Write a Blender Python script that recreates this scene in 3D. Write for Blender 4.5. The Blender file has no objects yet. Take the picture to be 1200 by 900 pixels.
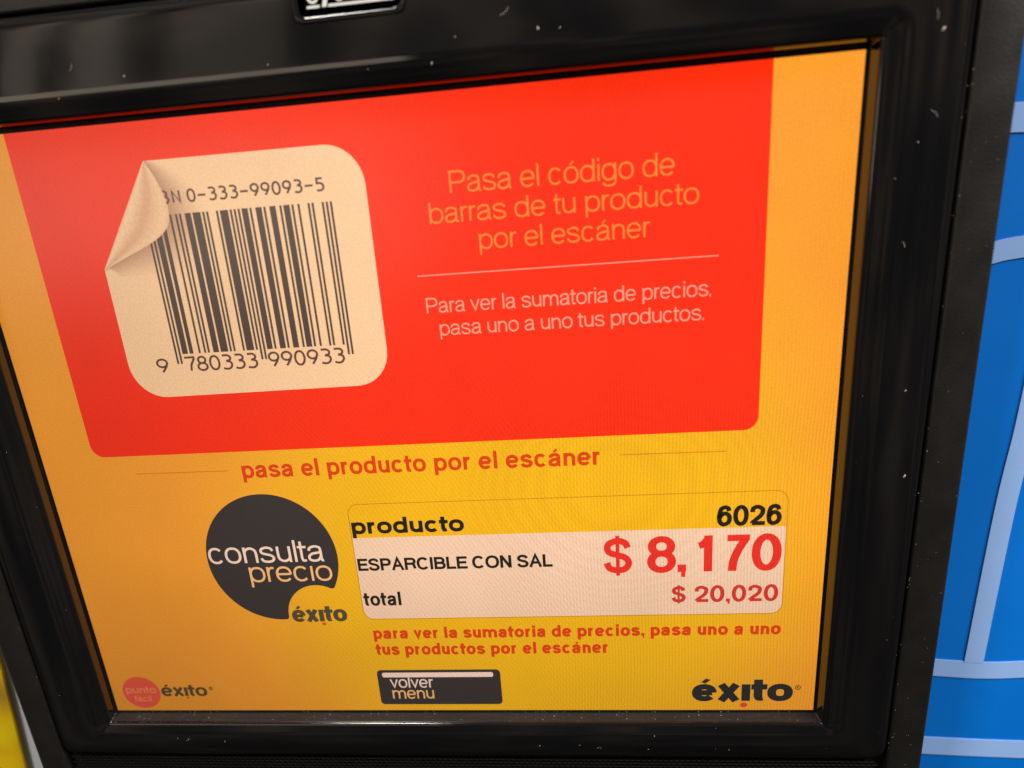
import bpy, bmesh, math, random
from mathutils import Vector, Matrix

random.seed(7)
scene = bpy.context.scene
col = scene.collection

# ------------------------------------------------------------------ camera, world, lamps, exposure
# Everything is described in millimetres on the display plane (x right, y up, z towards the viewer)
# and written into the world as X = x, Y = -z, Z = y + CENTRE.
CENTRE = 1.30
BASE = 1.09            # height of the price checker's lower edge
def W3(x, y, z):
    return Vector((x/1000, -z/1000, y/1000 + CENTRE))

F_PX = 893.9016
cam_d = bpy.data.cameras.new('camera')
cam = bpy.data.objects.new('camera', cam_d)
col.objects.link(cam)
R = ((0.99264311, -0.06918245, -0.0993652),
     (0.02860155, 0.93143524, -0.3627814),
     (0.11765036, 0.35727046, 0.9265615))      # rows: camera right, up, back in display axes
def ax(v):
    return Vector((v[0], -v[2], v[1]))
right, up, back = ax(R[0]), ax(R[1]), ax(R[2])
M = Matrix(((right.x, up.x, back.x), (right.y, up.y, back.y), (right.z, up.z, back.z)))
cam.matrix_world = Matrix.Translation(W3(72.43089, 71.64801, 272.80136)) @ M.to_4x4()
cam_d.sensor_width = 36
cam_d.sensor_fit = 'HORIZONTAL'
cam_d.lens = F_PX/1200*36
cam_d.shift_x = -10/1200
cam_d.shift_y = (619.3284-450)/1200
cam_d.clip_start = 0.01
cam_d.clip_end = 50
cam_d.dof.use_dof = True
cam_d.dof.focus_distance = 0.300
cam_d.dof.aperture_fstop = 6.8
scene.camera = cam

world = bpy.data.worlds.new("World")
scene.world = world
world.use_nodes = True
nt = world.node_tree
nt.nodes.clear()
wo = nt.nodes.new('ShaderNodeOutputWorld')
bg = nt.nodes.new('ShaderNodeBackground')
tc = nt.nodes.new('ShaderNodeTexCoord')
# the blurry interior of a shop: shelves and aisles, even all the way round
mp = nt.nodes.new('ShaderNodeMapping')
mp.inputs['Scale'].default_value = (4.2, 4.2, 1.9)
mp.inputs['Location'].default_value = (0.35, 0.2, 0.1)
nz = nt.nodes.new('ShaderNodeTexVoronoi')
nz.inputs['Scale'].default_value = 1.3
nz.feature = 'SMOOTH_F1'
nz.inputs['Smoothness'].default_value = 0.35
nn = nt.nodes.new('ShaderNodeTexNoise')
nn.inputs['Scale'].default_value = 2.0
nn.inputs['Detail'].default_value = 3
cr = nt.nodes.new('ShaderNodeValToRGB')
cr.color_ramp.elements[0].position = 0.36
cr.color_ramp.elements[0].color = (0.02, 0.02, 0.022, 1)
cr.color_ramp.elements[1].position = 0.72
cr.color_ramp.elements[1].color = (0.85, 0.78, 0.68, 1)
e = cr.color_ramp.elements.new(0.48); e.color = (0.15, 0.13, 0.12, 1)
e = cr.color_ramp.elements.new(0.60); e.color = (0.55, 0.42, 0.30, 1)
nt.links.new(tc.outputs['Generated'], mp.inputs['Vector'])
nt.links.new(mp.outputs['Vector'], nn.inputs['Vector'])
nt.links.new(nn.outputs['Fac'], cr.inputs['Fac'])
sx_ = nt.nodes.new('ShaderNodeSeparateXYZ')
nt.links.new(tc.outputs['Generated'], sx_.inputs[0])
fl = nt.nodes.new('ShaderNodeMapRange')       # the floor side is dimmer than the lamp side
fl.interpolation_type = 'SMOOTHSTEP'
fl.inputs['From Min'].default_value = -0.75; fl.inputs['From Max'].default_value = 0.45
fl.inputs['To Min'].default_value = 0.12; fl.inputs['To Max'].default_value = 1.0
nt.links.new(sx_.outputs['Z'], fl.inputs['Value'])
wm = nt.nodes.new('ShaderNodeMix'); wm.data_type = 'RGBA'; wm.blend_type = 'MULTIPLY'
wm.inputs[0].default_value = 1.0
nt.links.new(cr.outputs['Color'], wm.inputs[6]); nt.links.new(fl.outputs['Result'], wm.inputs[7])
nt.links.new(wm.outputs[2], bg.inputs['Color'])
bg.inputs['Strength'].default_value = 0.62
nt.links.new(bg.outputs['Background'], wo.inputs['Surface'])

def area_lamp(name, pos, target, sx, sy, power, colour):
    l = bpy.data.lights.new(name, 'AREA')
    l.shape = 'RECTANGLE'; l.size = sx; l.size_y = sy
    l.energy = power; l.color = colour
    o = bpy.data.objects.new(name, l)
    col.objects.link(o)
    o.location = pos
    d = Vector(target)-Vector(pos)
    o.rotation_euler = d.to_track_quat('-Z', 'Y').to_euler()
    return o
T0 = (0, 0, CENTRE)
area_lamp('ceiling_panel_lamp', (-0.6, -0.9, 3.0), T0, 0.26, 0.26, 27, (1.0, 0.95, 0.88))
area_lamp('ceiling_tube_lamp', (1.7, -0.9, 2.9), T0, 1.2, 0.20, 84, (1.0, 0.95, 0.90))
for x_, w_, p_ in ((-1.43, .09, .26), (-1.22, .11, .36), (-.86, .30, .42), (-.35, .46, .16)):
    area_lamp('added_glare_lamp', (x_, -1.9, 2.1), (x_*.3, 0, 2.0), w_, 0.85, p_, (1.0, 0.84, 0.66))  # unseen upright lamps, placed to mirror as pale blobs in the bezel

area_lamp('added_glare_lamp', (-1.15, -1.9, 1.50), (-.3, 0, 1.45), 1.5, 0.28, 3.3, (1.0, 0.84, 0.66))  # unseen low lamp added for the hazy glare on the screen

vs = scene.view_settings
vs.view_transform = 'Standard'
vs.look = 'None'
vs.gamma = 1
vs.exposure = 0
try: vs.use_curve_mapping = False
except Exception: pass

# ------------------------------------------------------------------ helpers
def V(x, y, z):                     # mm on the display -> the price checker's local metres
    return Vector((x/1000, -z/1000, y/1000 + CENTRE - BASE))

def lin(c):
    return tuple(((v/255)/12.92 if v <= 10 else ((v/255+0.055)/1.055)**2.4) for v in c)

class MB:
    def __init__(self): self.v = []; self.f = []; self.c = None
    def poly(self, pts):
        n = len(self.v); self.v += [V(*p) for p in pts]; self.f.append(list(range(n, n+len(pts))))
    def build(self, name, m, parent=None, smooth=False, label=None):
        me = bpy.data.meshes.new(name)
        me.from_pydata([tuple(p) for p in self.v], [], self.f)
        me.update()
        if smooth:
            for p in me.polygons: p.use_smooth = True
        me.materials.append(m)
        o = bpy.data.objects.new(name, me)
        col.objects.link(o)
        if parent: o.parent = parent
        if label: o['label'] = label
        return o

def thing(name, label, cat, loc, group=None):
    o = bpy.data.objects.new(name, None)
    o.empty_display_size = 0.02
    col.objects.link(o); o.location = loc
    o['label'] = label; o['category'] = cat
    if group: o['group'] = group
    return o

def rrect(xl, xr, yb, yt, r, n=8):
    pts = []
    for cx, cy, a0 in ((xr-r, yt-r, 0), (xl+r, yt-r, 90), (xl+r, yb+r, 180), (xr-r, yb+r, 270)):
        for k in range(n+1):
            a = math.radians(a0+90*k/n)
            pts.append((cx+r*math.cos(a), cy+r*math.sin(a)))
    return pts

def loft(mb, secs, n=8, close=False):
    rings = []
    for (xl, xr, yb, yt, r, z) in secs:
        base = len(mb.v)
        ring = rrect(xl, xr, yb, yt, r, n)
        mb.v += [V(x, y, z) for x, y in ring]
        rings.append(list(range(base, base+len(ring))))
    for a, b in zip(rings, rings[1:]):
        m = len(a)
        for i in range(m):
            j = (i+1) % m
            mb.f.append([a[i], b[i], b[j], a[j]])
    if close: mb.f.append(rings[-1])

# ------------------------------------------------------------------ materials
def new_mat(name):
    m = bpy.data.materials.new(name); m.use_nodes = True
    b = m.node_tree.nodes['Principled BSDF']
    return m, m.node_tree, b

def N(nt, t, **kw):
    n = nt.nodes.new(t)
    for k, v in kw.items():
        if k in n.inputs: n.inputs[k].default_value = v
        else: setattr(n, k, v)
    return n

def plastic(name, base, rough, spec=0.5, nscale=60, rvar=0.1, bump=0.0, bscale=400, tint=0.15, coat=0.0):
    m, nt, b = new_mat(name)
    tc = N(nt, 'ShaderNodeTexCoord')
    n1 = N(nt, 'ShaderNodeTexNoise', Scale=nscale, Detail=6.0)
    nt.links.new(tc.outputs['Object'], n1.inputs['Vector'])
    mr = N(nt, 'ShaderNodeMapRange')
    mr.inputs['From Min'].default_value = 0.35; mr.inputs['From Max'].default_value = 0.75
    mr.inputs['To Min'].default_value = rough; mr.inputs['To Max'].default_value = rough+rvar
    nt.links.new(n1.outputs['Fac'], mr.inputs['Value'])
    nt.links.new(mr.outputs['Result'], b.inputs['Roughness'])
    mx = N(nt, 'ShaderNodeMix', data_type='RGBA')
    mx.inputs[6].default_value = (*base, 1)
    mx.inputs[7].default_value = (*[min(1, c*(1+tint)+0.002) for c in base], 1)
    nt.links.new(n1.outputs['Fac'], mx.inputs[0])
    nt.links.new(mx.outputs[2], b.inputs['Base Color'])
    b.inputs['Specular IOR Level'].default_value = spec
    b.inputs['Coat Weight'].default_value = coat
    if bump:
        n2 = N(nt, 'ShaderNodeTexNoise', Scale=bscale, Detail=3.0)
        nt.links.new(tc.outputs['Object'], n2.inputs['Vector'])
        bp = N(nt, 'ShaderNodeBump', Strength=bump, Distance=0.001)
        nt.links.new(n2.outputs['Fac'], bp.inputs['Height'])
        nt.links.new(bp.outputs['Normal'], b.inputs['Normal'])
    return m

M_gloss = plastic('piano_black_plastic', (0.004, 0.004, 0.0045), 0.045, 0.5, 18, 0.09, 0.10, 22)
M_matte = plastic('matte_black_plastic', (0.0075, 0.007, 0.0066), 0.34, 0.5, 90, 0.12, 0.12, 1500)
M_rim = plastic('grey_rim', (0.16, 0.17, 0.19), 0.45, 0.5)
M_gap = plastic('black_rubber', (0.004, 0.004, 0.004), 0.5, 0.3)
M_grille = plastic('grille_plastic', (0.002, 0.002, 0.002), 0.55, 0.1)
M_dust = plastic('dust', (0.55, 0.50, 0.45), 0.9, 0.2)
M_white = plastic('white_print', (0.75, 0.74, 0.70), 0.5, 0.4)
M_ink = plastic('violet_ink', (0.03, 0.02, 0.06), 0.5, 0.4)

# glossy wall of the screen opening, with settled dust
def ledge_mat():
    m, nt, b = new_mat('dusty_opening_wall')
    tc = N(nt, 'ShaderNodeTexCoord')
    n1 = N(nt, 'ShaderNodeTexNoise', Scale=900.0, Detail=4.0)
    n2 = N(nt, 'ShaderNodeTexNoise', Scale=70.0, Detail=4.0)
    for n in (n1, n2): nt.links.new(tc.outputs['Object'], n.inputs['Vector'])
    geo = N(nt, 'ShaderNodeNewGeometry')
    sep = N(nt, 'ShaderNodeSeparateXYZ'); nt.links.new(geo.outputs['Normal'], sep.inputs[0])
    upf = N(nt, 'ShaderNodeMath', operation='MAXIMUM'); upf.inputs[1].default_value = 0
    nt.links.new(sep.outputs['Z'], upf.inputs[0])
    mul = N(nt, 'ShaderNodeMath', operation='MULTIPLY'); nt.links.new(n1.outputs['Fac'], mul.inputs[0]); nt.links.new(n2.outputs['Fac'], mul.inputs[1])
    mul2 = N(nt, 'ShaderNodeMath', operation='MULTIPLY'); nt.links.new(mul.outputs[0], mul2.inputs[0]); nt.links.new(upf.outputs[0], mul2.inputs[1])
    mx = N(nt, 'ShaderNodeMix', data_type='RGBA')
    mx.inputs[6].default_value = (0.006, 0.005, 0.005, 1); mx.inputs[7].default_value = (0.05, 0.034, 0.029, 1)
    nt.links.new(mul2.outputs[0], mx.inputs[0]); nt.links.new(mx.outputs[2], b.inputs['Base Color'])
    mr = N(nt, 'ShaderNodeMapRange'); mr.inputs['To Min'].default_value = 0.05; mr.inputs['To Max'].default_value = 0.5
    nt.links.new(upf.outputs[0], mr.inputs['Value']); nt.links.new(mr.outputs['Result'], b.inputs['Roughness'])
    b.inputs['IOR'].default_value = 1.55
    sp = N(nt, 'ShaderNodeMapRange'); sp.inputs['To Min'].default_value = 1.0; sp.inputs['To Max'].default_value = 0.08
    nt.links.new(upf.outputs[0], sp.inputs['Value']); nt.links.new(sp.outputs['Result'], b.inputs['Specular IOR Level'])
    return m
M_ledge = ledge_mat()

# ---- the lit LCD: one node group gives painted viewing-angle falloff, pixel stripes and grain
def lcd_group():
    g = bpy.data.node_groups.new('lcd_panel', 'ShaderNodeTree')
    g.interface.new_socket('Factor', in_out='OUTPUT', socket_type='NodeSocketFloat')
    out = g.nodes.new('NodeGroupOutput')
    tc = N(g, 'ShaderNodeTexCoord'); L = g.links.new
    sep = N(g, 'ShaderNodeSeparateXYZ'); L(tc.outputs['Object'], sep.inputs[0])
    def mr(src, a, b, c, d, smooth=True):
        n = N(g, 'ShaderNodeMapRange'); n.interpolation_type = 'SMOOTHSTEP' if smooth else 'LINEAR'
        n.inputs['From Min'].default_value = a; n.inputs['From Max'].default_value = b
        n.inputs['To Min'].default_value = c; n.inputs['To Max'].default_value = d
        L(src, n.inputs['Value']); return n.outputs['Result']
    def ma(op, a, b=None, c=None):
        n = N(g, 'ShaderNodeMath', operation=op)
        for i, v in enumerate((a, b, c)):
            if v is None: continue
            if isinstance(v, (int, float)): n.inputs[i].default_value = v
            else: L(v, n.inputs[i])
        return n.outputs[0]
    x, z = sep.outputs['X'], sep.outputs['Z']
    zc = ma('SUBTRACT', z, CENTRE-BASE)
    bl = mr(x, -0.175, 0.02, 0.66, 1.0)  # emission dimmed towards the left, standing in for the oblique view
    bb = mr(zc, -0.13, -0.02, 0.68, 1.0)  # and towards the bottom in the same way
    # lcd columns (beating slowly along a curved front) and a weaker diagonal set
    n0 = N(g, 'ShaderNodeTexNoise', Scale=14.0, Detail=1.0); L(tc.outputs['Object'], n0.inputs['Vector'])
    warp = ma('MULTIPLY', n0.outputs['Fac'], 0.010)
    s1 = ma('SINE', ma('MULTIPLY', ma('ADD', x, ma('MULTIPLY', warp, .5)), 2*math.pi/0.00125))
    q = ma('ADD', ma('MULTIPLY', x, 0.86), ma('MULTIPLY', zc, 0.55))
    s2 = ma('SINE', ma('MULTIPLY', ma('ADD', q, warp), 2*math.pi/0.0016))
    # slow curved beat that fades the columns in and out
    dx, dz = ma('ADD', x, -0.075), ma('ADD', zc, 0.02)
    r2 = ma('ADD', ma('MULTIPLY', dx, dx), ma('MULTIPLY', ma('MULTIPLY', dz, dz), 1.6))
    ring = ma('SINE', ma('MULTIPLY', ma('ADD', r2, ma('MULTIPLY', warp, 0.12)), 2*math.pi/0.00042))
    fade = mr(r2, 0.0, 0.0075, 1.0, 0.0)
    beat = ma('ADD', 0.6, ma('MULTIPLY', n0.outputs['Fac'], 0.8))
    amp1 = ma('MULTIPLY', mr(x, 0.0, 0.09, 0.0, 0.085), beat)
    amp2 = ma('MULTIPLY', ma('MULTIPLY', mr(x, -0.10, -0.02, 0.0, 0.042), mr(x, 0.04, 0.10, 1.0, 0.15)), beat)
    down = mr(zc, -0.005, 0.05, 1.0, 0.22)
    stripes = ma('MULTIPLY', ma('ADD', ma('ADD', ma('MULTIPLY', s1, amp1), ma('MULTIPLY', s2, amp2)),
                                ma('MULTIPLY', ring, ma('MULTIPLY', fade, 0.026))), down)
    n1 = N(g, 'ShaderNodeTexNoise', Scale=1500.0, Detail=1.0); L(tc.outputs['Object'], n1.inputs['Vector'])
    n2 = N(g, 'ShaderNodeTexNoise', Scale=22.0, Detail=2.0); L(tc.outputs['Object'], n2.inputs['Vector'])
    gr = ma('MULTIPLY', ma('SUBTRACT', n1.outputs['Fac'], 0.5), 0.34)
    gr2 = ma('MULTIPLY', ma('SUBTRACT', n2.outputs['Fac'], 0.5), 0.22)
    tot = ma('ADD', ma('ADD', 1.0, stripes), ma('ADD', gr, gr2))
    L(ma('MULTIPLY', ma('MULTIPLY', bl, bb), tot), out.inputs['Factor'])
    return g
G_lcd = lcd_group()

def lcd(name, srgb, attr=False, colour_nodes=None):
    m, nt, b = new_mat(name)
    b.inputs['Base Color'].default_value = (0.01, 0.01, 0.01, 1)
    b.inputs['Roughness'].default_value = 0.26
    b.inputs['Specular IOR Level'].default_value = 0.6
    gp = nt.nodes.new('ShaderNodeGroup'); gp.node_tree = G_lcd
    if attr:
        at = N(nt, 'ShaderNodeAttribute'); at.attribute_name = 'print'
        nt.links.new(at.outputs['Color'], b.inputs['Emission Color'])
    elif colour_nodes:
        nt.links.new(colour_nodes(nt), b.inputs['Emission Color'])
    else:
        b.inputs['Emission Color'].default_value = (*lin(srgb), 1)
    nt.links.new(gp.outputs[0], b.inputs['Emission Strength'])
    return m

def yellow_nodes(nt):
    tc = N(nt, 'ShaderNodeTexCoord')
    mp = N(nt, 'ShaderNodeMapping'); mp.vector_type = 'POINT'
    mp.inputs['Location'].default_value = (-0.040/0.145, 0, -(CENTRE-BASE-0.045)/0.150)
    mp.inputs['Scale'].default_value = (1/0.145, 0, 1/0.150)
    nt.links.new(tc.outputs['Object'], mp.inputs['Vector'])
    gr = N(nt, 'ShaderNodeTexGradient'); gr.gradient_type = 'QUADRATIC_SPHERE'
    gr.gradient_type = 'SPHERICAL'
    nt.links.new(mp.outputs['Vector'], gr.inputs['Vector'])
    cr = N(nt, 'ShaderNodeValToRGB')
    cr.color_ramp.interpolation = 'EASE'
    cr.color_ramp.elements[0].position = 0.0; cr.color_ramp.elements[0].color = (*lin((253, 158, 44)), 1)
    cr.color_ramp.elements[1].position = 0.55; cr.color_ramp.elements[1].color = (*lin((247, 181, 14)), 1)
    nt.links.new(gr.outputs['Fac'], cr.inputs['Fac'])
    return cr.outputs['Color']

M_yellow = lcd('lcd_yellow', None, colour_nodes=yellow_nodes)
M_red = lcd('lcd_red', (255, 42, 0))
M_cream = lcd('lcd_cream', (255, 204, 154))
M_print = lcd('lcd_printed_gradient', None, attr=True)
M_bar = lcd('lcd_brown_black', (80, 60, 50))
M_isbn = lcd('lcd_brown_text', (96, 62, 50))
M_otext = lcd('lcd_orange_text', (255, 132, 48))
M_ptext = lcd('lcd_pink_text', (255, 158, 128))
M_rtext = lcd('lcd_red_text', (226, 62, 4))
M_rprice = lcd('lcd_price_red', (238, 44, 30))
M_rtotal = lcd('lcd_total_red', (214, 52, 40))
M_black = lcd('lcd_black', (30, 22, 12))
M_box = lcd('lcd_pale_box', (247, 203, 168))
M_line = lcd('lcd_fine_line', (196, 130, 12))
M_oline = lcd('lcd_orange_line', (216, 118, 10))
M_dark = lcd('lcd_dark_grey', (54, 46, 44))
M_logo = lcd('lcd_logo_grey', (36, 36, 36))
M_logo2 = lcd('lcd_logo_small', (84, 72, 44))
M_cwhite = lcd('lcd_soft_white', (255, 216, 190))
M_corange = lcd('lcd_soft_orange', (255, 190, 120))
M_rdisc = lcd('lcd_red_disc', (250, 88, 62))
M_disctext = lcd('lcd_disc_text', (255, 140, 90))
M_rdot = lcd('lcd_red_dot', (232, 74, 44))

# ------------------------------------------------------------------ stroke lettering
XH, CH = 0.523, 0.718
def cat(pts, n=5, closed=False):
    out = []; m = len(pts)
    rng = range(m) if closed else range(m-1)
    for i in rng:
        if closed: p = [pts[(i+k) % m] for k in (-1, 0, 1, 2)]
        else: p = [pts[max(i-1, 0)], pts[i], pts[i+1], pts[min(i+2, m-1)]]
        for k in range(n):
            t = k/n
            out.append(tuple(0.5*((2*p[1][j])+(-p[0][j]+p[2][j])*t+(2*p[0][j]-5*p[1][j]+4*p[2][j]-p[3][j])*t*t
                                  + (-p[0][j]+3*p[1][j]-3*p[2][j]+p[3][j])*t**3) for j in (0, 1)))
    if not closed: out.append(tuple(pts[-1]))
    return out
def arc(cx, cy, rx, ry, a0, a1, n=22, e=2.25):
    out = []
    for k in range(n+1):
        a = math.radians(a0+(a1-a0)*k/n); c, s = math.cos(a), math.sin(a)
        out.append((cx+rx*math.copysign(abs(c)**(2/e), c), cy+ry*math.copysign(abs(s)**(2/e), s)))
    return out

ACC = {'á': 'a', 'é': 'e', 'ó': 'o', 'í': 'ı'}
WID = {'a': .495, 'b': .485, 'c': .465, 'd': .485, 'e': .49, 'f': .27, 'g': .485, 'm': .74, 'n': .43, 'o': .50, 'p': .485,
       'q': .485, 'r': .27, 's': .455, 't': .265, 'u': .43, 'v': .47, 'x': .47, 'A': .64, 'B': .58, 'C': .64, 'E': .53, 'L': .48,
       'N': .57, 'O': .70, 'P': .56, 'R': .60, 'S': .58, '0': .49, '1': .29, '2': .48, '3': .48, '4': .5, '5': .48, '6': .48,
       '7': .46, '8': .49, '9': .48, '$': .50, '-': .27, '®': .30}
SIDE = {}
for ch in 'bhpPBRELNnmurDkF': SIDE[ch] = (.060, .033)
for ch in 'dqguNmn': SIDE[ch] = (SIDE.get(ch, (.035, 0))[0] if ch in 'Nmnu' else .034, .060)
for ch in 'iılI1': SIDE[ch] = (.062, .062)
for ch in 'vxAt7fr': SIDE[ch] = (.014, .014)
SIDE['A'] = (.03, .03); SIDE['r'] = (.060, .004); SIDE['a'] = (.04, .03)

def glyph(c, w, v):
    """-> width, list of polylines (em units)"""
    acc = None
    if c in ACC: acc = c; c = ACC[c]
    Wd = {'i': w, 'ı': w, 'l': w, 'I': w, '.': w, ',': w, ' ': .27}.get(c, None)
    if Wd is None: Wd = WID[c] + (w-.085)*{'m': 1.1, 'r': .95, 't': .75, 'f': .75, '1': .5, '-': 0, '®': 0}.get(c, .45)
    H = XH if c in 'aceıgmnopqrsuvxbd' else CH
    hx, hy = w/2, v/2
    o = 0.012 if c in 'aceogsbdpqOCS035689' else 0
    def P(x, y): return (hx+x*(Wd-2*hx), hy-o+y*(H-2*hy+2*o))
    def PP(l): return [P(*p) for p in l]
    def smooth(l, n=5): return cat(PP(l), n)
    def A_(cx, cy, rx, ry, a0, a1, n=22, e=2.25): return [P(*p) for p in arc(cx, cy, rx, ry, a0, a1, n, e)]
    def stem(x, y0, y1): X = hx+x*(Wd-2*hx); return [(X, y0), (X, y1)]
    bowl = A_(.5, .5, .5, .5, 0, 360, 32)
    S = []
    if c == 'o': S = [bowl]
    elif c == 'a':
        S = [smooth([(.06, .70), (.10, .88), (.42, 1), (.78, .93), (.86, .70), (.86, .3), (.87, .1), (.93, .01), (1.02, .02)]),
             smooth([(.86, .60), (.66, .56), (.25, .49), (.02, .32), (.05, .09), (.34, 0), (.66, .07), (.86, .33)])]
    elif c == 'b': S = [bowl, stem(0, 0, CH)]
    elif c == 'd': S = [bowl, stem(1, 0, CH)]
    elif c == 'p': S = [bowl, stem(0, -.19, XH)]
    elif c == 'q': S = [bowl, stem(1, -.19, XH)]
    elif c == 'g': S = [bowl, [P(1, 1.0+hy/(H-v))]+smooth([(1, .4), (1, -.08), (.88, -.32), (.5, -.40), (.14, -.32), (.04, -.18)])]
    elif c == 'c': S = [A_(.5, .5, .5, .5, 40, 320, 26)]
    elif c == 'e': S = [A_(.5, .5, .5, .5, 0, 322, 30), PP([(0.03, .5), (1, .5)])]
    elif c == 'ı': S = [stem(.5, 0, XH)]
    elif c == 'i': S = [stem(.5, 0, XH), stem(.5, CH-max(.10, v), CH)]
    elif c in 'lI': S = [stem(.5, 0, CH)]
    elif c == 'n': S = [stem(0, 0, XH), smooth([(0, .60), (.10, .84), (.5, 1), (.90, .86), (1, .58)])+[(Wd-hx, 0)]]
    elif c == 'u': S = [stem(1, 0, XH), [(hx, XH)]+smooth([(0, .42), (.10, .14), (.5, 0), (.90, .16), (1, .40)])]
    elif c == 'm': S = [stem(0, 0, XH), smooth([(0, .62), (.06, .85), (.26, 1), (.45, .88), (.5, .6)])+[P(.5, -hy/(H-v))],
                        smooth([(.5, .62), (.56, .85), (.76, 1), (.95, .88), (1, .6)])+[(Wd-hx, 0)]]
    elif c == 'r': S = [stem(0, 0, XH), smooth([(0, .52), (.15, .84), (.55, .99), (1.05, .99)])]
    elif c == 's' or c in 'S$':
        L = [(.96, .76), (.84, .93), (.5, 1), (.14, .92), (.03, .75), (.16, .60), (.5, .52), (.84, .43), (1, .25), (.85, .06),
             (.5, 0), (.13, .07), (0, .26)]
        S = [smooth(L)]
        if c == '$': S.append([P(.5, -.19), P(.5, 1.18)])
    elif c == 't': S = [[(hx+.36*(Wd-w), XH+.145)]+smooth([(.36, .3), (.36, .14), (.5, .012), (.8, 0), (1.05, .01)]),
                        [(0, XH-hy), (Wd, XH-hy)]]
    elif c == 'f': S = [smooth([(1.1, .99), (.75, 1), (.42, .9), (.40, .75)])+[(hx+.4*(Wd-w), 0)], [(0, XH-hy), (Wd, XH-hy)]]
    elif c == 'v': S = [[(hx, XH), (Wd/2, hy*.9), (Wd-hx, XH)]]
    elif c == 'x': S = [[(hx, XH), (Wd-hx, 0)], [(Wd-hx, XH), (hx, 0)]]
    elif c == 'A': S = [[(hx*.8, 0), (Wd/2, CH-hy*.4), (Wd-hx*.8, 0)], PP([(.17, .33), (.83, .33)])]
    elif c == 'B': S = [stem(0, 0, CH), PP([(0, 1), (.55, 1)])+A_(.55, .76, .38, .24, 90, -90, 14)+PP([(0, .52)]),
                        PP([(0, 0), (.58, 0)])+A_(.58, .26, .42, .26, -90, 90, 14)]
    elif c == 'C': S = [A_(.5, .5, .5, .5, 38, 322, 28)]
    elif c == 'E': S = [stem(0, 0, CH)]+[[P(0, y), (Wd*k, P(0, y)[1])] for y, k in ((1, 1), (.52, .93), (0, 1.02))]
    elif c == 'L': S = [stem(0, 0, CH), [P(0, 0), (Wd, hy)]]
    elif c == 'N': S = [stem(0, 0, CH), stem(1, 0, CH), [(hx, CH-hy*.3), (Wd-hx, hy*.3)]]
    elif c == 'O': S = [A_(.5, .5, .5, .5, 0, 360, 36)]
    elif c == 'P': S = [stem(0, 0, CH), PP([(0, 1), (.6, 1)])+A_(.6, .73, .4, .27, 90, -90, 14)+PP([(0, .46)])]
    elif c == 'R': S = [stem(0, 0, CH), PP([(0, 1), (.6, 1)])+A_(.6, .75, .38, .25, 90, -90, 14)+PP([(0, .50)]),
                        smooth([(.55, .5), (.85, .42), (.93, .2), (1, 0)])]
    elif c == '0': S = [A_(.5, .5, .5, .5, 0, 360, 32, 2.1)]
    elif c == '1': S = [[(Wd-hx, 0), (Wd-hx, CH)], smooth([(0, .77), (.45, .82), (.95, .98)])]
    elif c == '2': S = [smooth([(.02, .68), (.08, .9), (.48, 1), (.92, .88), (.97, .68), (.80, .46), (.35, .22), (.05, .04)])+PP([(.05, 0)]), [P(0, 0), (Wd, hy)]]
    elif c == '3': S = [smooth([(.04, .74), (.15, .93), (.5, 1), (.86, .93), (.94, .76), (.84, .58), (.42, .53)]),
                        smooth([(.42, .53), (.86, .50), (1, .27), (.84, .06), (.48, 0), (.12, .08), (0, .27)])]
    elif c == '5': S = [PP([(.93, 1), (.16, 1), (.07, .50)])+smooth([(.07, .50), (.25, .61), (.55, .64), (.92, .54), (1, .32), (.86, .07), (.46, 0), (.12, .07), (0, .24)])]
    elif c == '6': S = [smooth([(.95, .78), (.82, .95), (.5, 1), (.16, .88), (.01, .48), (.07, .16), (.28, .02), (.5, 0), (.86, .1), (1, .33), (.86, .56), (.5, .64), (.16, .52), (.03, .36)])]
    elif c == '9': S = [smooth([(.05, .22), (.18, .05), (.5, 0), (.84, .12), (.99, .52), (.93, .84), (.72, .98), (.5, 1), (.14, .9), (0, .67), (.14, .44), (.5, .36), (.84, .48), (.97, .64)])]
    elif c == '7': S = [[P(0, 1), P(1, 1)]+smooth([(1, .97), (.62, .6), (.38, .25), (.32, 0)])[0:]+[(P(.32, 0)[0]-.002, 0)]]
    elif c == '8': S = [A_(.5, .765, .46, .235, 0, 360, 26, 2.1), A_(.5, .27, .5, .27, 0, 360, 26, 2.1)]
    elif c == '4': S = [[P(1, .25), P(0, .25), P(.78, 1), P(.78, -.05)]]
    elif c == '.': S = [stem(.5, 0, v*1.05)]
    elif c == ',': S = [stem(.5, 0, v*1.05), [(hx+w*.22, 0), (hx+w*.16, -v*.7)]]
    elif c == '-': S = [[(0, CH*.42), (Wd, CH*.42)]]
    elif c == '®': S = [arc(Wd/2, CH-.12, Wd/2-hx, Wd/2-hx, 0, 360, 14, 2)]
    if acc:
        cx = Wd/2
        S.append([(cx-.03, XH+.05), (cx+.085, XH+.165)])
    return Wd, S

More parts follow.
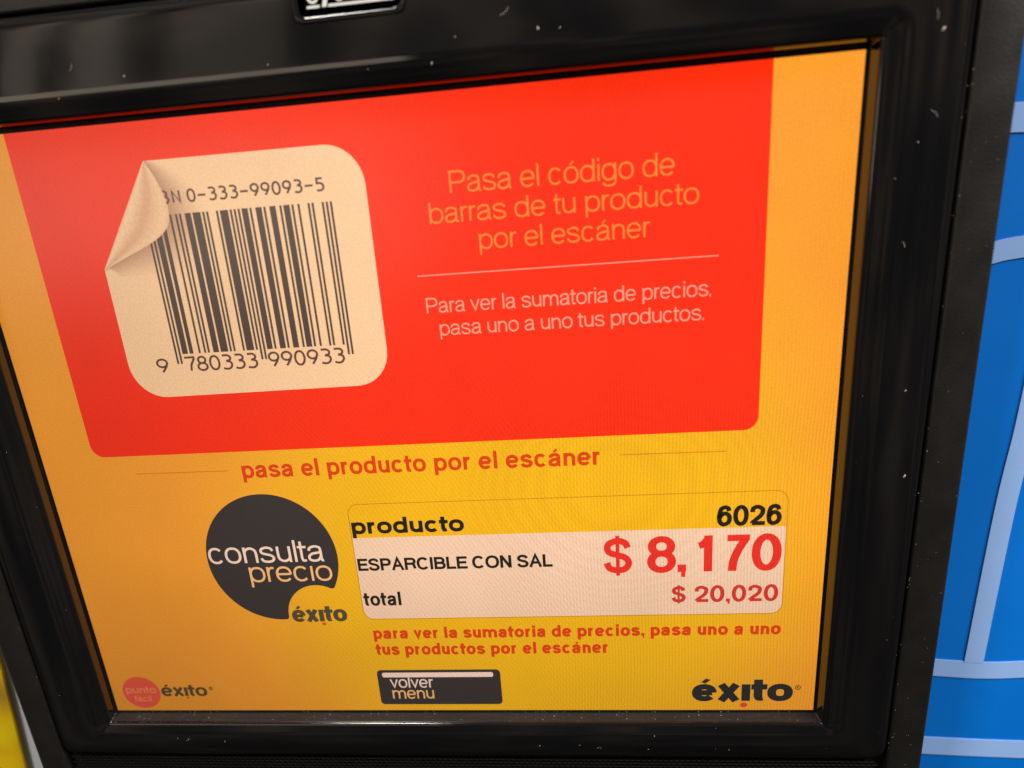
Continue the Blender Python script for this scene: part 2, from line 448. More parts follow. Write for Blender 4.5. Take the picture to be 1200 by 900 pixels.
def ribbon(mb, pts, w, v, z, ex=0):
    """a flat stroke of width w (upright parts) and v (level parts), mm"""
    q = [pts[0]]
    for p in pts[1:]:
        if abs(p[0]-q[-1][0])+abs(p[1]-q[-1][1]) > 1e-4: q.append(p)
    closed = len(q) > 3 and math.dist(q[0], q[-1]) < 1e-2
    if closed: q = q[:-1]
    m = len(q)
    if m < 2: return
    L, Rr = [], []
    for i in range(m):
        if closed: a, b = q[i-1], q[(i+1) % m]
        else: a, b = q[max(i-1, 0)], q[min(i+1, m-1)]
        p = q[i]
        d1 = (p[0]-a[0], p[1]-a[1]); d2 = (b[0]-p[0], b[1]-p[1])
        l1 = math.hypot(*d1); l2 = math.hypot(*d2)
        if l1 == 0: d1, l1 = d2, l2
        if l2 == 0: d2, l2 = d1, l1
        n1 = (-d1[1]/l1, d1[0]/l1); n2 = (-d2[1]/l2, d2[0]/l2)
        nx, ny = n1[0]+n2[0], n1[1]+n2[1]; ln = math.hypot(nx, ny) or 1
        nx, ny = nx/ln, ny/ln
        k = min(1/max(0.35, nx*n1[0]+ny*n1[1]), 2.2)
        ox, oy = nx*w/2*k, ny*v/2*k
        L.append((p[0]+ox, p[1]+oy, z)); Rr.append((p[0]-ox, p[1]-oy, z))
    for i in range(m if closed else m-1):
        j = (i+1) % m
        mb.poly([L[i], Rr[i], Rr[j], L[j]])

def text(mb, s, x0, x1, y, h, ref='x', w=0.8, v=None, z=0.05, track=0.0, dots=None):
    track -= .032
    """lettering from x0 to x1 on baseline y; h is the x-height ('x') or capital height ('c')"""
    v = v or w*0.92
    sy = h/(XH if ref == 'x' else CH)
    sx = sy
    for _ in range(6):
        we, ve = w/sx, v/sy
        X = 0; items = []; first = None; last = 0
        for c in s:
            if c == ' ': X += .27+track; continue
            Wd, S = glyph(c, we, ve)
            sb = SIDE.get(ACC.get(c, c), (.04, .04))
            kb = max(.25, 1-2.2*max(0, we-.085))
            X += sb[0]*kb
            if first is None: first = X
            items.append((X, S, c)); last = X+Wd
            X += Wd+sb[1]*kb+track
        sx = (x1-x0)/(last-first)
    k = 0
    for X, S, c in items:
        for st in S:
            pts = [(x0+(X-first+px)*sx, y+py*sy) for px, py in st]
            ww, vv = w, v
            if c == '$' and st is S[-1]: ww = w*0.55
            if c in ACC and st is S[-1]: ww, vv = w*.8, v*.35 if w > 2 else v*.6
            if c == ',' and st is S[-1]: ww = w*.5
            ribbon(mb, pts, ww, vv, z+0.0006*k); k += 1
    return items

SCREEN = {}
def label_text(name, m, parent, lines, lab=None):
    mb = MB()
    for a in lines:
        kw = a[-1] if isinstance(a[-1], dict) else {}
        args = a[:-1] if isinstance(a[-1], dict) else a
        text(mb, *args, **kw)
    return mb.build(name, m, parent, label=lab)

# ------------------------------------------------------------------ setting behind
wall_mb = MB()
me = bpy.data.meshes.new('wall')
bm = bmesh.new()
def wbox(bm, x0, x1, y0, y1, z0, z1):
    vs_ = [bm.verts.new(W3(x, y, z)) for x in (x0, x1) for y in (y0, y1) for z in (z0, z1)]
    for f in ((0, 1, 3, 2), (4, 6, 7, 5), (0, 4, 5, 1), (2, 3, 7, 6), (0, 2, 6, 4), (1, 5, 7, 3)):
        bm.faces.new([vs_[i] for i in f])
wbox(bm, -900, 900, -900, 700, -75, -60)
bmesh.ops.recalc_face_normals(bm, faces=bm.faces)
bm.to_mesh(me); bm.free()
M_wall = plastic('painted_wall', (0.42, 0.42, 0.40), 0.6, 0.3, 30, 0.1, 0.2, 300)
me.materials.append(M_wall)
wall = bpy.data.objects.new('wall', me); col.objects.link(wall)
wall['kind'] = 'structure'

# ------------------------------------------------------------------ blue sign board, right
def panel_thing(name, label, cat, x0, x1, y0, y1, zf, thick, mat, part='board'):
    """root at the lower edge of the board"""
    root = thing(name, label, cat, W3((x0+x1)/2, y0, zf-thick/2))
    me = bpy.data.meshes.new(part); bm = bmesh.new()
    wbox(bm, x0, x1, y0, y1, zf-thick, zf)
    bmesh.ops.recalc_face_normals(bm, faces=bm.faces)
    bmesh.ops.bevel(bm, geom=bm.edges[:], offset=0.0006, segments=2, affect='EDGES')
    bmesh.ops.translate(bm, verts=bm.verts, vec=-root.location)
    bm.to_mesh(me); bm.free(); me.materials.append(mat)
    o = bpy.data.objects.new(part, me); col.objects.link(o); o.parent = root
    return root
M_blue = plastic('blue_vinyl', (0.0005, 0.16, 0.64), 0.22, 0.5, 9, 0.18, 0.25, 30, 0.25)
M_lblue = plastic('pale_blue_vinyl', (0.30, 0.50, 0.92), 0.25, 0.5, 9, 0.15, 0.25, 30, 0.05)
blue = panel_thing('sign_board', 'glossy blue sign board with pale blue lines, right of the black price checker', 'sign board',
                   130, 420, -330, 300, -40, 6, M_blue)
def stripe(pts, w, root, m, z=-39.6, name='pale_line'):
    mb = MB(); ribbon(mb, cat(pts, 8), w, w, z)
    # give the vinyl strip its thin edge
    me = bpy.data.meshes.new(name); bm = bmesh.new()
    for f in mb.f:
        vs_ = [bm.verts.new((W3(0, 0, 0)+ (p - V(0, 0, 0))) - root.location) for p in (mb.v[i] for i in f)]
        bm.faces.new(vs_)
    bmesh.ops.remove_doubles(bm, verts=bm.verts, dist=1e-6)
    r = bmesh.ops.extrude_face_region(bm, geom=bm.faces[:])
    bmesh.ops.translate(bm, verts=[g for g in r['geom'] if isinstance(g, bmesh.types.BMVert)], vec=(0, 0.00035, 0))
    bmesh.ops.recalc_face_normals(bm, faces=bm.faces)
    bm.to_mesh(me); bm.free(); me.materials.append(m)
    o = bpy.data.objects.new(name, me); col.objects.link(o); o.parent = root
    return o
stripe([(190, 98), (214, 98), (232, 97), (330, 92)], 9.3, blue, M_lblue)
stripe([(190, 50.5), (212, 53.6), (232, 56), (330, 62)], 7.6, blue, M_lblue)
stripe([(238, 56), (237, 20), (235.6, -12), (233, -48), (230.7, -119)], 8.0, blue, M_lblue, -39.5)
stripe([(190, -119), (205, -120.3), (220, -121.8), (235, -122.9), (255, -122.4), (330, -118)], 8.4, blue, M_lblue)
stripe([(190, -161), (214, -163.2), (259, -165.4), (330, -167)], 9.4, blue, M_lblue)

# ------------------------------------------------------------------ pale board and yellow poster, left
M_pale = plastic('pale_grey_board', (0.62, 0.68, 0.76), 0.5, 0.3, 20, 0.1)
pale = panel_thing('backing_board', 'pale grey board behind the lower left edge of the price checker', 'board',
                   -420, -150, -330, 120, -44, 5, M_pale)
def poster_mat():
    m, nt, b = new_mat('yellow_poster_print')
    tc = N(nt, 'ShaderNodeTexCoord')
    n1 = N(nt, 'ShaderNodeTexNoise', Scale=30.0, Detail=1.0)
    nt.links.new(tc.outputs['Object'], n1.inputs['Vector'])
    cr = N(nt, 'ShaderNodeValToRGB')
    cr.color_ramp.elements[0].position = 0.38; cr.color_ramp.elements[0].color = (0.95, 0.80, 0.01, 1)
    cr.color_ramp.elements[1].position = 0.66; cr.color_ramp.elements[1].color = (0.45, 0.24, 0.03, 1)
    e = cr.color_ramp.elements.new(0.50); e.color = (0.94, 0.62, 0.004, 1)
    nt.links.new(n1.outputs['Fac'], cr.inputs['Fac']); nt.links.new(cr.outputs['Color'], b.inputs['Base Color'])
    b.inputs['Roughness'].default_value = 0.35
    return m
pm = poster_mat()
poster = panel_thing('poster', 'yellow printed poster on the pale board at the lower left of the price checker', 'poster',
                     -420, -262.8, -300, -85, -40.5, 1.2, pm, 'sheet')
poster.rotation_euler = (0, math.radians(6), 0)
# ------------------------------------------------------------------ the price checker
kiosk = thing('price_checker', 'black price checker terminal with a lit orange and red screen showing a product price', 'price checker',
              (0, 0, BASE))
# matte outer housing
mb = MB()
loft(mb, [(-180.8, 180.8, -196, 148.4, 6, 1.5), (-180.8, 180.8, -196, 148.4, 6, 5.5), (-181.1, 181.1, -196.3, 148.7, 6.2, 5.9),
          (-181.8, 181.8, -197, 149.4, 7, 6.1), (-192.6, 192.6, -209, 163.6, 9, 6.1), (-193.6, 193.6, -209.8, 164.6, 9.6, 5.8),
          (-194.0, 194.0, -210, 165, 10, 5.0), (-194.0, 194.0, -210, 165, 10, -38)], close=True)
housing = mb.build('housing', M_matte, kiosk, True)
mb = MB()
loft(mb, [(-194.0, 194.0, -210, 165, 10, -37), (-194.9, 194.9, -210.9, 165.9, 10.5, -37), (-194.9, 194.9, -210.9, 165.9, 10.5, -39.8), (-193, 193, -209, 164, 10, -39.8)])
mb.build('mounting_rim', M_rim, kiosk)
# groove floor between housing and bezel
mb = MB()
loft(mb, [(-182.0, 182.0, -197, 149.5, 6, 1.6), (-165, 165, -192, 130, 3, 1.6)])
mb.build('groove_floor', M_gap, kiosk)

# piano black bezel
XR, YB = 179.9, -135.7
mb = MB()
secs = [(-153.3, 154.4, -119.1, 118.1, .6, 4.2), (-153.4, 154.45, -119.22, 118.17, .65, 4.75), (-153.7, 154.6, -119.5, 118.35, .8, 5.2), (-154.2, 154.9, -119.9, 118.65, 1.0, 5.5),
        (-154.9, 155.3, -120.5, 119.1, 1.4, 5.65), 
(-157.5, 157.5, -121.4, 120.6, 2.5, 5.95), (-159.8, 159.8, -122.6, 122.2, 4, 6.3),
        (-161.4, 161.4, -123.7, 123.6, 5.5, 6.65), (-164, 164, -124.6, 126, 7, 6.8), (-170, 170, -129, 135, 7, 6.85),
        (-176, 176, -133.2, 143.4, 6.5, 6.75), (-178.6, 178.6, -134.8, 146.2, 6, 6.5), (-179.5, 179.5, -135.4, 147.2, 6, 6.0), (-179.9, 179.9, -135.7, 147.7, 6, 5.0), (-179.9, 179.9, -135.7, 147.7, 6, 1.6)]
loft(mb, secs, 10)
bezel = mb.build('bezel', M_gloss, kiosk, True)
# opening wall
mb = MB()
loft(mb, [(-152.9, 152.9, -117.3, 117.3, .3, .55), (-153.1, 153.1, -117.5, 117.5, .6, .7), (-153.3, 154.4, -119.1, 118.1, .6, 4.2)], 4)
mb.build('opening_wall', M_ledge, kiosk, False)
# rubber seal round the glass, with a thin raised lip
mb = MB()
loft(mb, [(-152.0, 152.0, -116.35, 116.35, .1, .02), (-152.0, 152.0, -116.35, 116.35, .1, .25), (-152.35, 152.35, -116.7, 116.7, .2, .3), (-152.45, 152.45, -116.8, 116.8, .2, .1),
          (-152.75, 152.75, -117.15, 117.15, .3, .1), (-152.8, 152.8, -117.2, 117.2, .3, .6), (-153.1, 153.1, -117.5, 117.5, .3, .6)], 3)
mb.build('seal', M_gap, kiosk, False)

# perforated speaker grille
mb = MB()
px_, py_ = 2.3, 1.55
rows = 9
ytop = -136.4
ncol = int(355/px_)
for r_ in range(rows):
    for c_ in range(ncol):
        cx = -176.5+c_*px_+(px_/2 if r_ % 2 else 0)
        cy = ytop-0.9-r_*py_
        x0, x1, y0, y1 = cx-px_/2, cx+px_/2, cy-py_/2, cy+py_/2
        sq = [(x1, cy), (x1, y1), (cx, y1), (x0, y1), (x0, cy), (x0, y0), (cx, y0), (x1, y0)]
        ho = [(cx+.72*math.cos(math.radians(45*k)), cy+.5*math.sin(math.radians(45*k))) for k in range(8)]
        for k in range(8):
            j = (k+1) % 8
            mb.poly([(*sq[k], 5.3), (*sq[j], 5.3), (*ho[j], 5.0), (*ho[k], 5.0)])
g = mb.build('speaker_grille', M_grille, kiosk)
g['kind'] = 'stuff'
mb = MB()
loft(mb, [(-180.6, 180.6, -195.6, -151.0, 4, 1.6), (-180.0, 180.0, -195, -151.4, 4, 5.4), (-178.0, 178.0, -193, -152.4, 4, 5.6)], close=True)
mb.build('chin_panel', M_matte, kiosk, False)
mb = MB()
mb.poly([(-179, -152, 2.0), (179, -152, 2.0), (179, -136, 2.0), (-179, -136, 2.0)])
mb.build('grille_backing', M_gap, kiosk)

# badge recess at the top edge, its print cut off by the frame of the picture
mb = MB()
loft(mb, [(-19.5, 16.0, 136.6, 147.5, 3.0, 6.85), (-19.2, 15.7, 136.9, 147.2, 2.8, 7.1), (-18.7, 15.2, 137.4, 146.7, 2.6, 7.12), (-18.2, 14.7, 137.9, 146.2, 2.4, 6.9), (-17.6, 14.1, 138.4, 145.7, 2.2, 6.87)], 6, close=True)
badge = mb.build('badge', M_gloss, kiosk, True)
bp = MB()
def flat(mb, pts, z): mb.poly([(*p, z) for p in pts])
flat(bp, [(-14.9, 140.4), (-10.9, 140.4), (-10.7, 141.1), (-14.7, 141.1)], 6.93)
flat(bp, [(-8.2, 140.4), (12.6, 140.4), (12.8, 141.1), (-8.0, 141.1)], 6.93)
flat(bp, [(-10.1, 140.5), (-8.7, 140.5), (-7.2, 145.2), (-8.6, 145.2)], 6.93)
ribbon(bp, arc(-12.7, 143.4, 1.5, 1.5, 0, 360, 20, 2), .7, .7, 6.94)
ribbon(bp, arc(-4.4, 143.4, 1.5, 1.5, 0, 360, 20, 2), .7, .7, 6.94)
bp.build('badge_lettering', M_white, badge)

# dust and lint on the glossy plastic
def bez_z(x, y):
    s_prev = secs[3]
    for s in secs[4:]:
        if abs(x) <= s[1] and s[2] <= y <= s[3]:
            return max(s_prev[5], s[5])+.03
        s_prev = s
    return 6.2
mb = MB()
def fleck(x, y, a, b, th, z=None):
    z = bez_z(x, y) if z is None else z
    pts = []
    for k in range(6):
        t = math.radians(60*k); q = random.uniform(.7, 1.1)
        u, w_ = a*q*math.cos(t), b*q*math.sin(t)
        pts.append((x+u*math.cos(th)-w_*math.sin(th), y+u*math.sin(th)+w_*math.cos(th), z))
    top = (x, y, z+min(a, b)*.6)
    for k in range(6):
        mb.poly([pts[k], pts[(k+1) % 6], top])
for (x, y, s) in ((21.9, 122.9, .35), (55, 129.1, .42), (61.6, 128.7, .2), (171.5, 14.5, .3), (174.4, -15.5, .5), (29.8, 129.2, .2), (87.8, -124.4, .25), (-30, 127, .22),
                  (171, 118.5, .45), (-100, -128.0, .2), (40.0, -129.5, .22), (118, -131, .22), (-78, 128, .3)):
    fleck(x, y, s*1.5, s*.7, random.uniform(0.8, 2.2))
for _ in range(34):
    side = random.random()
    if side < .35: x, y = random.uniform(155, 179), random.uniform(-130, 142)
    elif side < .6: x, y = random.uniform(-178, -155), random.uniform(-130, 60)
    elif side < .8: x, y = random.uniform(-150, 170), random.uniform(120, 146)
    else: x, y = random.uniform(-170, 175), random.uniform(-134.5, -119)
    s = random.choice((.05, .06, .08, .1, .14))
    fleck(x, y, s*random.uniform(1, 2), s, random.uniform(0, 3.1))
for _ in range(45):        # in the groove on the right and along the matte edge
    fleck(random.choice((1, -1, 1))*random.gauss(180.6, .8), random.uniform(-140, 140), random.uniform(.08, .2), .09, random.uniform(0, 3), 6.25)
for _ in range(26):
    fleck(random.uniform(182, 193), random.uniform(-140, 110), .09, .08, 0, 6.15)
for (x, y, th, ln) in ((169, 121, 1.2, 2.4), (172, 96, 1.9, 3.0), (-96, 131, .5, 2.2), (44, 133.5, .1, 3.2), (112, 139, .3, 2.6), (166.5, 60, 1.5, 1.8), (-118, -127.5, .2, 2.2), (66, -130.5, 2.6, 2.0)):
    pts = [(x+ln*t*math.cos(th+.5*t), y+ln*t*math.sin(th+.5*t)) for t in (0, .25, .5, .75, 1)]
    ribbon(mb, pts, .07, .07, max(bez_z(*p) for p in pts)+.02)
d = mb.build('dust', M_dust, kiosk); d['kind'] = 'stuff'
mb = MB()
for _ in range(110):
    x = random.uniform(-150, 150)
    z = random.uniform(.9, 4.0)
    s = random.choice((.05, .06, .08, .14))
    yy = lambda q: -117.5-(q-.7)/3.5*1.6+.05
    mb.poly([(x-s, yy(z-s*.6), z-s*.6), (x+s*1.2, yy(z-s*.4), z-s*.4), (x+s*.8, yy(z+s*.6), z+s*.6), (x-s*.7, yy(z+s*.5), z+s*.5)])
    if random.random() < .4: mb.poly([(x-s, -117.0+.3, .62), (x+s, -116.7, .62), (x+s, -117.1, .62)])
d = mb.build('dust', M_dust, kiosk); d['kind'] = 'stuff'

# ------------------------------------------------------------------ the lit screen and its picture
HW, HH = 152.0, 116.3
mb = MB(); mb.poly([(-HW, -HH, 0), (HW, -HH, 0), (HW, HH, 0), (-HW, HH, 0)])
screen = mb.build('screen', M_yellow, kiosk, label='lit display with orange background')
def sheet(name, m, pts, z, lab=None):
    mb = MB(); mb.poly([(*p, z) for p in pts]); return mb.build(name, m, screen, label=lab)
# red banner
def corner(cx, cy, r, a0, a1, n=8):
    return [(cx+r*math.cos(math.radians(a0+(a1-a0)*k/n)), cy+r*math.sin(math.radians(a0+(a1-a0)*k/n))) for k in range(n+1)]
sheet('banner', M_red, [(125.4, HH)]+[(-129.9, HH)]+corner(-124.9, 6.6, 5, 180, 270)+corner(120.4, 6.6, 5, 270, 360), .03, 'red banner with rounded lower corners')
# barcode sticker with a curled corner
curl = [(-81.8, 104.1), (-79.8, 100.6), (-77.9, 96.3), (-76.8, 92.0), (-76.6, 88.0), (-77.4, 84.6), (-79.6, 81.6), (-83.4, 79.2), (-88.5, 77.0), (-96.5, 74.0), (-105.4, 70.4)]
R1 = 13
st = [(-81.8, 104.2)] + corner(-5.7-R1, 104.2-R1, R1, 90, 0)[::1] + corner(-5.7-R1+.5, 24.0+R1, R1-.5, 0, -90)[::1] + corner(-105.5+R1, 24.0+R1, R1, 270, 180) + [(-105.4, 70.4)]
def grid_print(name, st, z, colour, parent, n=1):
    pass
sh = MB()
def shade_mesh(name, quads, parent):
    """quads: list of (pts4, colours4) on the screen; colours are printed display colours"""
    me = bpy.data.meshes.new(name); vs_ = []; fs = []; cs = []
    for pts, cc in quads:
        b = len(vs_); vs_ += [tuple(V(*p)) for p in pts]; fs.append(list(range(b, b+len(pts)))); cs += cc
    me.from_pydata(vs_, [], fs)
    at = me.color_attributes.new('print', 'FLOAT_COLOR', 'POINT')
    for i, c in enumerate(cs): at.data[i].color = (*lin(c), 1)
    me.materials.append(M_print)
    o = bpy.data.objects.new(name, me); col.objects.link(o); o.parent = parent
    return o
sheet('sticker', M_cream, st, .06, 'cream barcode sticker with a curled corner')
def mixc(a, b, t): return tuple(a[i]+(b[i]-a[i])*t for i in range(3))
CR = (255, 204, 154); SH1 = (196, 142, 108)
# soft printed shadow beside the curl
cs_ = cat(curl, 4)
quads = []
K = 8
def off_pt(p, t, i, n):
    u = i/(n-1)
    reach = 15*math.sin(math.pi*min(1, max(0, u*.95+.02)))**.7 if u < .97 else 0.5
    dx, dy = (1, .10) if u < .35 else ((1, -.55) if u < .6 else (.45, -1))
    return (p[0]+dx*reach*t, min(104.15, p[1]+dy*reach*t))
for i in range(len(cs_)-1):
    for k in range(K):
        t0, t1 = k/K, (k+1)/K
        a, b, c_, d_ = off_pt(cs_[i], t0, i, len(cs_)), off_pt(cs_[i+1], t0, i+1, len(cs_)), off_pt(cs_[i+1], t1, i+1, len(cs_)), off_pt(cs_[i], t1, i, len(cs_))
        f0, f1 = (1-(1-t0)**1.6), (1-(1-t1)**1.6)
        quads.append(([(*a, .075), (*b, .075), (*c_, .075), (*d_, .075)], [mixc(SH1, CR, f0), mixc(SH1, CR, f0), mixc(SH1, CR, f1), mixc(SH1, CR, f1)]))
shade_mesh('curl_shadow', quads, screen)
# the curl itself: printed gradient across the fold
fa, fb = (-81.8, 104.2), (-105.5, 70.4)
n = len(cs_)
prof = [(0, (243, 186, 140)), (.10, (255, 208, 160)), (.28, (240, 184, 138)), (.45, (226, 166, 124)), (.68, (243, 188, 140)), (.88, (252, 200, 152)), (1, (242, 184, 138))]
def pcol(t):
    for (a, ca), (b, cb) in zip(prof, prof[1:]):
        if t <= b: return mixc(ca, cb, (t-a)/(b-a))
    return prof[-1][1]
quads = []
for i in range(n-1):
    for k in range(12):
        def q(i_, t):
            u = i_/(n-1); p = (fa[0]+(fb[0]-fa[0])*u, fa[1]+(fb[1]-fa[1])*u)
            return (p[0]+(cs_[i_][0]-p[0])*t, p[1]+(cs_[i_][1]-p[1])*t, .30)
        t0, t1 = k/12, (k+1)/12
        quads.append(([q(i, t0), q(i+1, t0), q(i+1, t1), q(i, t1)], [pcol(t0), pcol(t0), pcol(t1), pcol(t1)]))
shade_mesh('sticker_curl', quads, screen)
# red shows behind the folded-away corner already, because the sticker outline stops at the fold
# barcode
LC = {'0': '0001101', '3': '0111101', '7': '0111011', '8': '0110111', '9': '0001011'}
def gcode(d): return ''.join('1' if b == '0' else '0' for b in LC[d])[::-1]
def rcode(d): return ''.join('1' if b == '0' else '0' for b in LC[d])
left, par = '780333', 'LGGLGL'
bits = '101'+''.join(LC[d] if p == 'L' else gcode(d) for d, p in zip(left, par))+'01010'+''.join(rcode(d) for d in '990933')+'101'
mod = 67.9/95
mb = MB(); i = 0
while i < 95:
    if bits[i] == '1':
        j = i
        while j < 95 and bits[j] == '1': j += 1
        guard = i < 3 or i >= 92 or 45 <= i < 50
        y0 = 36.0 if guard else 39.5
        x0, x1 = -86.0+i*mod-.04, -86.0+j*mod+.04
        mb.poly([(x0, y0, .10), (x1, y0, .10), (x1, 87.0, .10), (x0, 87.0, .10)])
        i = j
    else: i += 1
mb.build('barcode', M_bar, screen, label='dark brown barcode bars')
def ocr(mb, s, xc, pitch, y, h, w=.85, gw=None):
    gw = gw or pitch*.78
    for k, c in enumerate(s):
        if c == ' ': continue
        x = xc[k] if isinstance(xc, (list, tuple)) else xc+k*pitch
        if c == '9': S = [arc(.5, .70, .46, .30, 0, 360, 20, 2), [(.95, .66), (.80, .38), (.42, 0)]]
        elif c == '7': S = [[(.04, 1), (.96, 1), (.96, .86), (.62, .45), (.52, 0)]]
        elif c == '-': S = [[(.0, .47), (1, .47)]]
        elif c == '8': S = [arc(.5, .76, .36, .24, 0, 360, 18, 2), arc(.5, .27, .46, .27, 0, 360, 18, 2)]
        elif c == '0': S = [arc(.5, .5, .45, .5, 0, 360, 24, 2.1)]
        elif c == '3': S = [cat([(.10, 1), (.60, 1), (.86, .86), (.80, .66), (.42, .57)], 4), cat([(.42, .57), (.84, .50), (.94, .26), (.72, .04), (.38, 0), (.06, .06)], 4)]
        elif c == '5': S = [[(.88, 1), (.20, 1), (.18, .60)]+cat([(.18, .60), (.62, .60), (.92, .42), (.86, .12), (.5, 0), (.08, .03)], 4)]
        elif c == 'B': S = [[(.1, 0), (.1, 1)]+cat([(.1, 1), (.6, 1), (.82, .80), (.6, .54), (.1, .54)], 4), cat([(.1, .54), (.62, .54), (.93, .27), (.62, 0), (.1, 0)], 4)]
        elif c == 'N': S = [[(.1, 0), (.1, 1), (.9, 0), (.9, 1)]]
        for m_, st_ in enumerate(S):
            ribbon(mb, [(x+(p[0]-.5)*gw, y+p[1]*h) for p in st_], w, w*.9, .12+.0006*(k*2+m_))
mb = MB()
ocr(mb, '9', [-92.0], 1, 33.3, 4.7, .85, 4.3)
ocr(mb, '780333', -81.1, 4.85, 33.3, 4.9, .85, 3.9)
ocr(mb, '990933', -48.4, 4.93, 33.3, 4.9, .85, 3.9)
mb.build('barcode_digits', M_isbn, screen)
mb = MB()
ocr(mb, 'BN', [-77.0, -72.8], 1, 90.6, 3.7, .75, 3.0)
ocr(mb, '0-333-99093-5', -67.3, 3.82, 90.6, 3.7, .75, 2.8)
mb.build('book_number_text', M_isbn, screen)

# banner lettering
label_text('heading_text', M_otext, screen, [
    ('Pasa el código de', 22.6, 96.0, 86.5, 6.75, 'c', .68),
    ('barras de tu producto', 14.8, 103.8, 77.5, 4.75, 'x', .68),
    ('por el escáner', 31.0, 88.3, 68.4, 4.75, 'x', .68)], 'thin orange heading')
mb = MB(); ribbon(mb, [(8.4, 61.1), (110.3, 61.1)], .35, .35, .06); mb.build('divider_line', M_ptext, screen)
label_text('instruction_text', M_ptext, screen, [
    ('Para ver la sumatoria de precios,', 10.4, 108.1, 48.5, 5.15, 'c', .55),
    ('pasa uno a uno tus productos.', 14.4, 105.9, 40.7, 3.75, 'x', .55)], 'thin pink instruction')
label_text('scan_prompt_text', M_rtext, screen, [('pasa el producto por el escáner', -69.7, 69.6, -9.1, 5.0, 'x', 1.36, dict(track=.02))])
for a, b in ((-113.7, -75.3), (76.5, 114.7)):
    mb = MB(); ribbon(mb, [(a, -5.7), (b, -5.9)], .3, .3, .05); mb.build('side_line', M_oline, screen)

# speech disc with a bite
cx, cy, rr = -64.7, -43.6, 27.7
bx, by, br = -48.6, -69.4, 13.6
pts = []
for k in range(181):
    a = math.radians(-60+360*k/180)
    p = (cx+rr*math.cos(a), cy+rr*math.sin(a))
    if math.hypot(p[0]-bx, p[1]-by) >= br: pts.append((p, a))
pts.sort(key=lambda t: (t[1]-math.radians(-58)) % (2*math.pi))
pl = [p for p, a in pts]
a1 = math.atan2(pl[-1][1]-by, pl[-1][0]-bx); a0 = math.atan2(pl[0][1]-by, pl[0][0]-bx)
if a1 < a0: a1 += 2*math.pi
arcp = [(bx+br*math.cos(a1+(a0-a1)*k/24), by+br*math.sin(a1+(a0-a1)*k/24)) for k in range(1, 24)]
disc = sheet('speech_disc', M_dark, pl+arcp, .05, 'dark grey disc with a bite out of its lower right')
label_text('disc_text', M_cwhite, screen, [('consulta', -91.6, -42.4, -45.2, 6.9, 'x', 1.08, dict(z=.09))])
label_text('disc_text', M_corange, screen, [('precıo', -75.6, -40.4, -53.8, 6.6, 'x', 1.0, dict(z=.09))])

def logo(x0, x1, y, xh, w, parent_m, reg=None, dotx=None):
    mb = MB()
    text(mb, 'éxıto', x0, x1, y, xh, 'x', w, w*.72, .08, -.01)
    mb.build('logo_text', parent_m, screen)
    mb = MB(); mb.poly([(dotx+w*.42*math.cos(math.radians(30*k)), y-w*.55+w*.34*math.sin(math.radians(30*k)), .09) for k in range(12)])
    mb.build('logo_dot', M_rdot, screen)
    if reg:
        mb = MB(); ribbon(mb, arc(reg[0], reg[1], reg[2], reg[2], 0, 360, 14, 2), .28, .28, .08); ribbon(mb, [(reg[0]-.3, reg[1]-.5), (reg[0]-.3, reg[1]+.5), (reg[0]+.4, reg[1]+.2), (reg[0]-.3, reg[1]), (reg[0]+.5, reg[1]-.5)], .2, .2, .085)
        mb.build('registered_mark', parent_m, screen)
logo(103.5, 143.6, -111.9, 7.9, 3.5, M_logo, (145.4, -105.6, 1.0), 124.4)
logo(-60.9, -37.1, -72.5, 5.5, 2.1, M_logo2, None, -47.6)
logo(-128.6, -106.9, -108.8, 4.5, 1.6, M_logo2, (-104.9, -104.9, .8), -116.6)
# red disc lower left
mb = MB(); mb.poly([(-138.1+8.9*math.cos(math.radians(6*k)), -106.9+8.1*math.sin(math.radians(6*k)), .04) for k in range(60)])
mb.build('red_disc', M_rdisc, screen)
label_text('red_disc_text', M_disctext, screen, [('punto', -145.4, -130.9, -107.2, 2.6, 'x', .7), ('fácil', -142.4, -134.2, -111.6, 2.2, 'x', .55)])

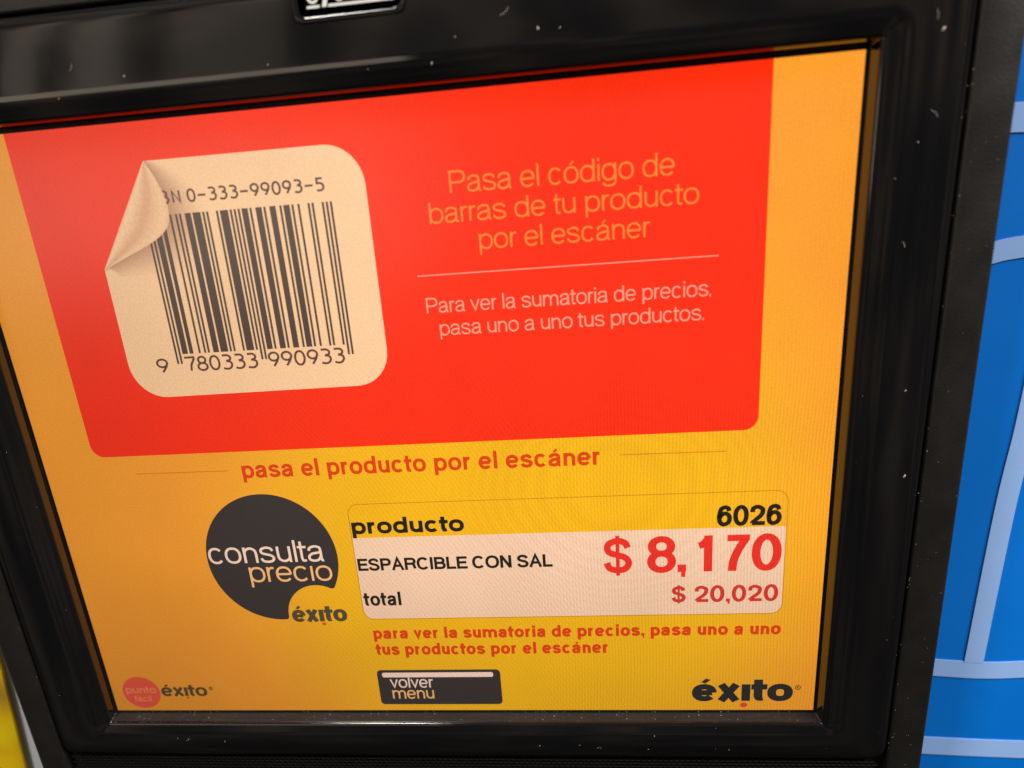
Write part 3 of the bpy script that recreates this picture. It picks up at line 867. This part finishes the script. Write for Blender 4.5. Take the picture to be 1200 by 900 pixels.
# product box
ol = [(-28.5-1.4, -23.2-4), ]
mb = MB()
ring = rrect(-29.9, 137.3, -71.9, -21.5, 4.2, 8); ring.append(ring[0])
ribbon(mb, ring, .28, .28, .045)
mb.build('box_outline', M_line, screen)
sheet('price_box', M_box, [(137.1, -35.6), (-29.7, -35.6)]+corner(-25.7, -67.7, 4, 180, 270)+corner(133.1, -67.7, 4, 270, 360), .05, 'pale box holding the price lines')
label_text('product_heading_text', M_black, screen, [('producto', -29.3, 15.8, -33.9, 4.9, 'x', 1.6, dict(z=.08, track=.01))])
label_text('product_code_text', M_black, screen, [('6026', 111.8, 135.3, -34.9, 8.1, 'c', 1.75, dict(z=.08, track=.0))])
label_text('product_name_text', M_black, screen, [('ESPARCIBLE CON SAL', -29.2, 49.4, -49.9, 5.35, 'c', 1.16, dict(z=.08))])
mb = MB()
for ch, a, b in (('$', 69.2, 80.2), ('8', 85.9, 96.9), (',', 97.7, 100.5), ('1', 103.8, 110.5), ('7', 114.3, 124.2), ('0', 125.0, 136.0)):
    text(mb, ch, a, b, -53.4, 14.9, 'c', 3.2 if ch != '$' else 2.6, 2.6 if ch != ',' else 3.0, .08)
mb.build('price_text', M_rprice, screen, label='large red price')
label_text('total_heading_text', M_black, screen, [('total', -29.0, -13.3, -65.6, 4.5, 'x', 1.25, dict(z=.08, track=.02))])
mb = MB()
for s_, a, b in (('$', 95.2, 100.7), ('20,020', 104.0, 135.6)):
    text(mb, s_, a, b, -66.5, 7.1, 'c', 1.55, 1.3, .08, .02 if len(s_) > 1 else 0)
mb.build('total_text', M_rtotal, screen)
label_text('footnote_text', M_rtext, screen, [
    ('para ver la sumatoria de precios, pasa uno a uno', -27.2, 137.4, -81.1, 3.9, 'x', 1.28, dict(track=.03)),
    ('tus productos por el escáner', -27.2, 70.3, -88.8, 4.0, 'x', 1.28, dict(track=.03))])
# button
mb = MB(); mb.poly([(*p, .04) for p in rrect(-28.4, 24.7, -113.3, -96.2, 1.8, 5)])
mb.build('menu_button', M_dark, screen, label='dark grey on-screen button')
mb = MB(); mb.poly([(*p, .07) for p in rrect(-26.2, 21.7, -99.8, -97.5, .9, 5)])
mb.build('button_highlight', M_cwhite, screen)
label_text('button_text', M_cwhite, screen, [('volver', -23.2, -4.2, -104.9, 4.1, 'x', .68, dict(z=.09))])
label_text('button_text', M_corange, screen, [('menu', -22.8, -4.6, -110.4, 4.2, 'x', .68, dict(z=.09))])
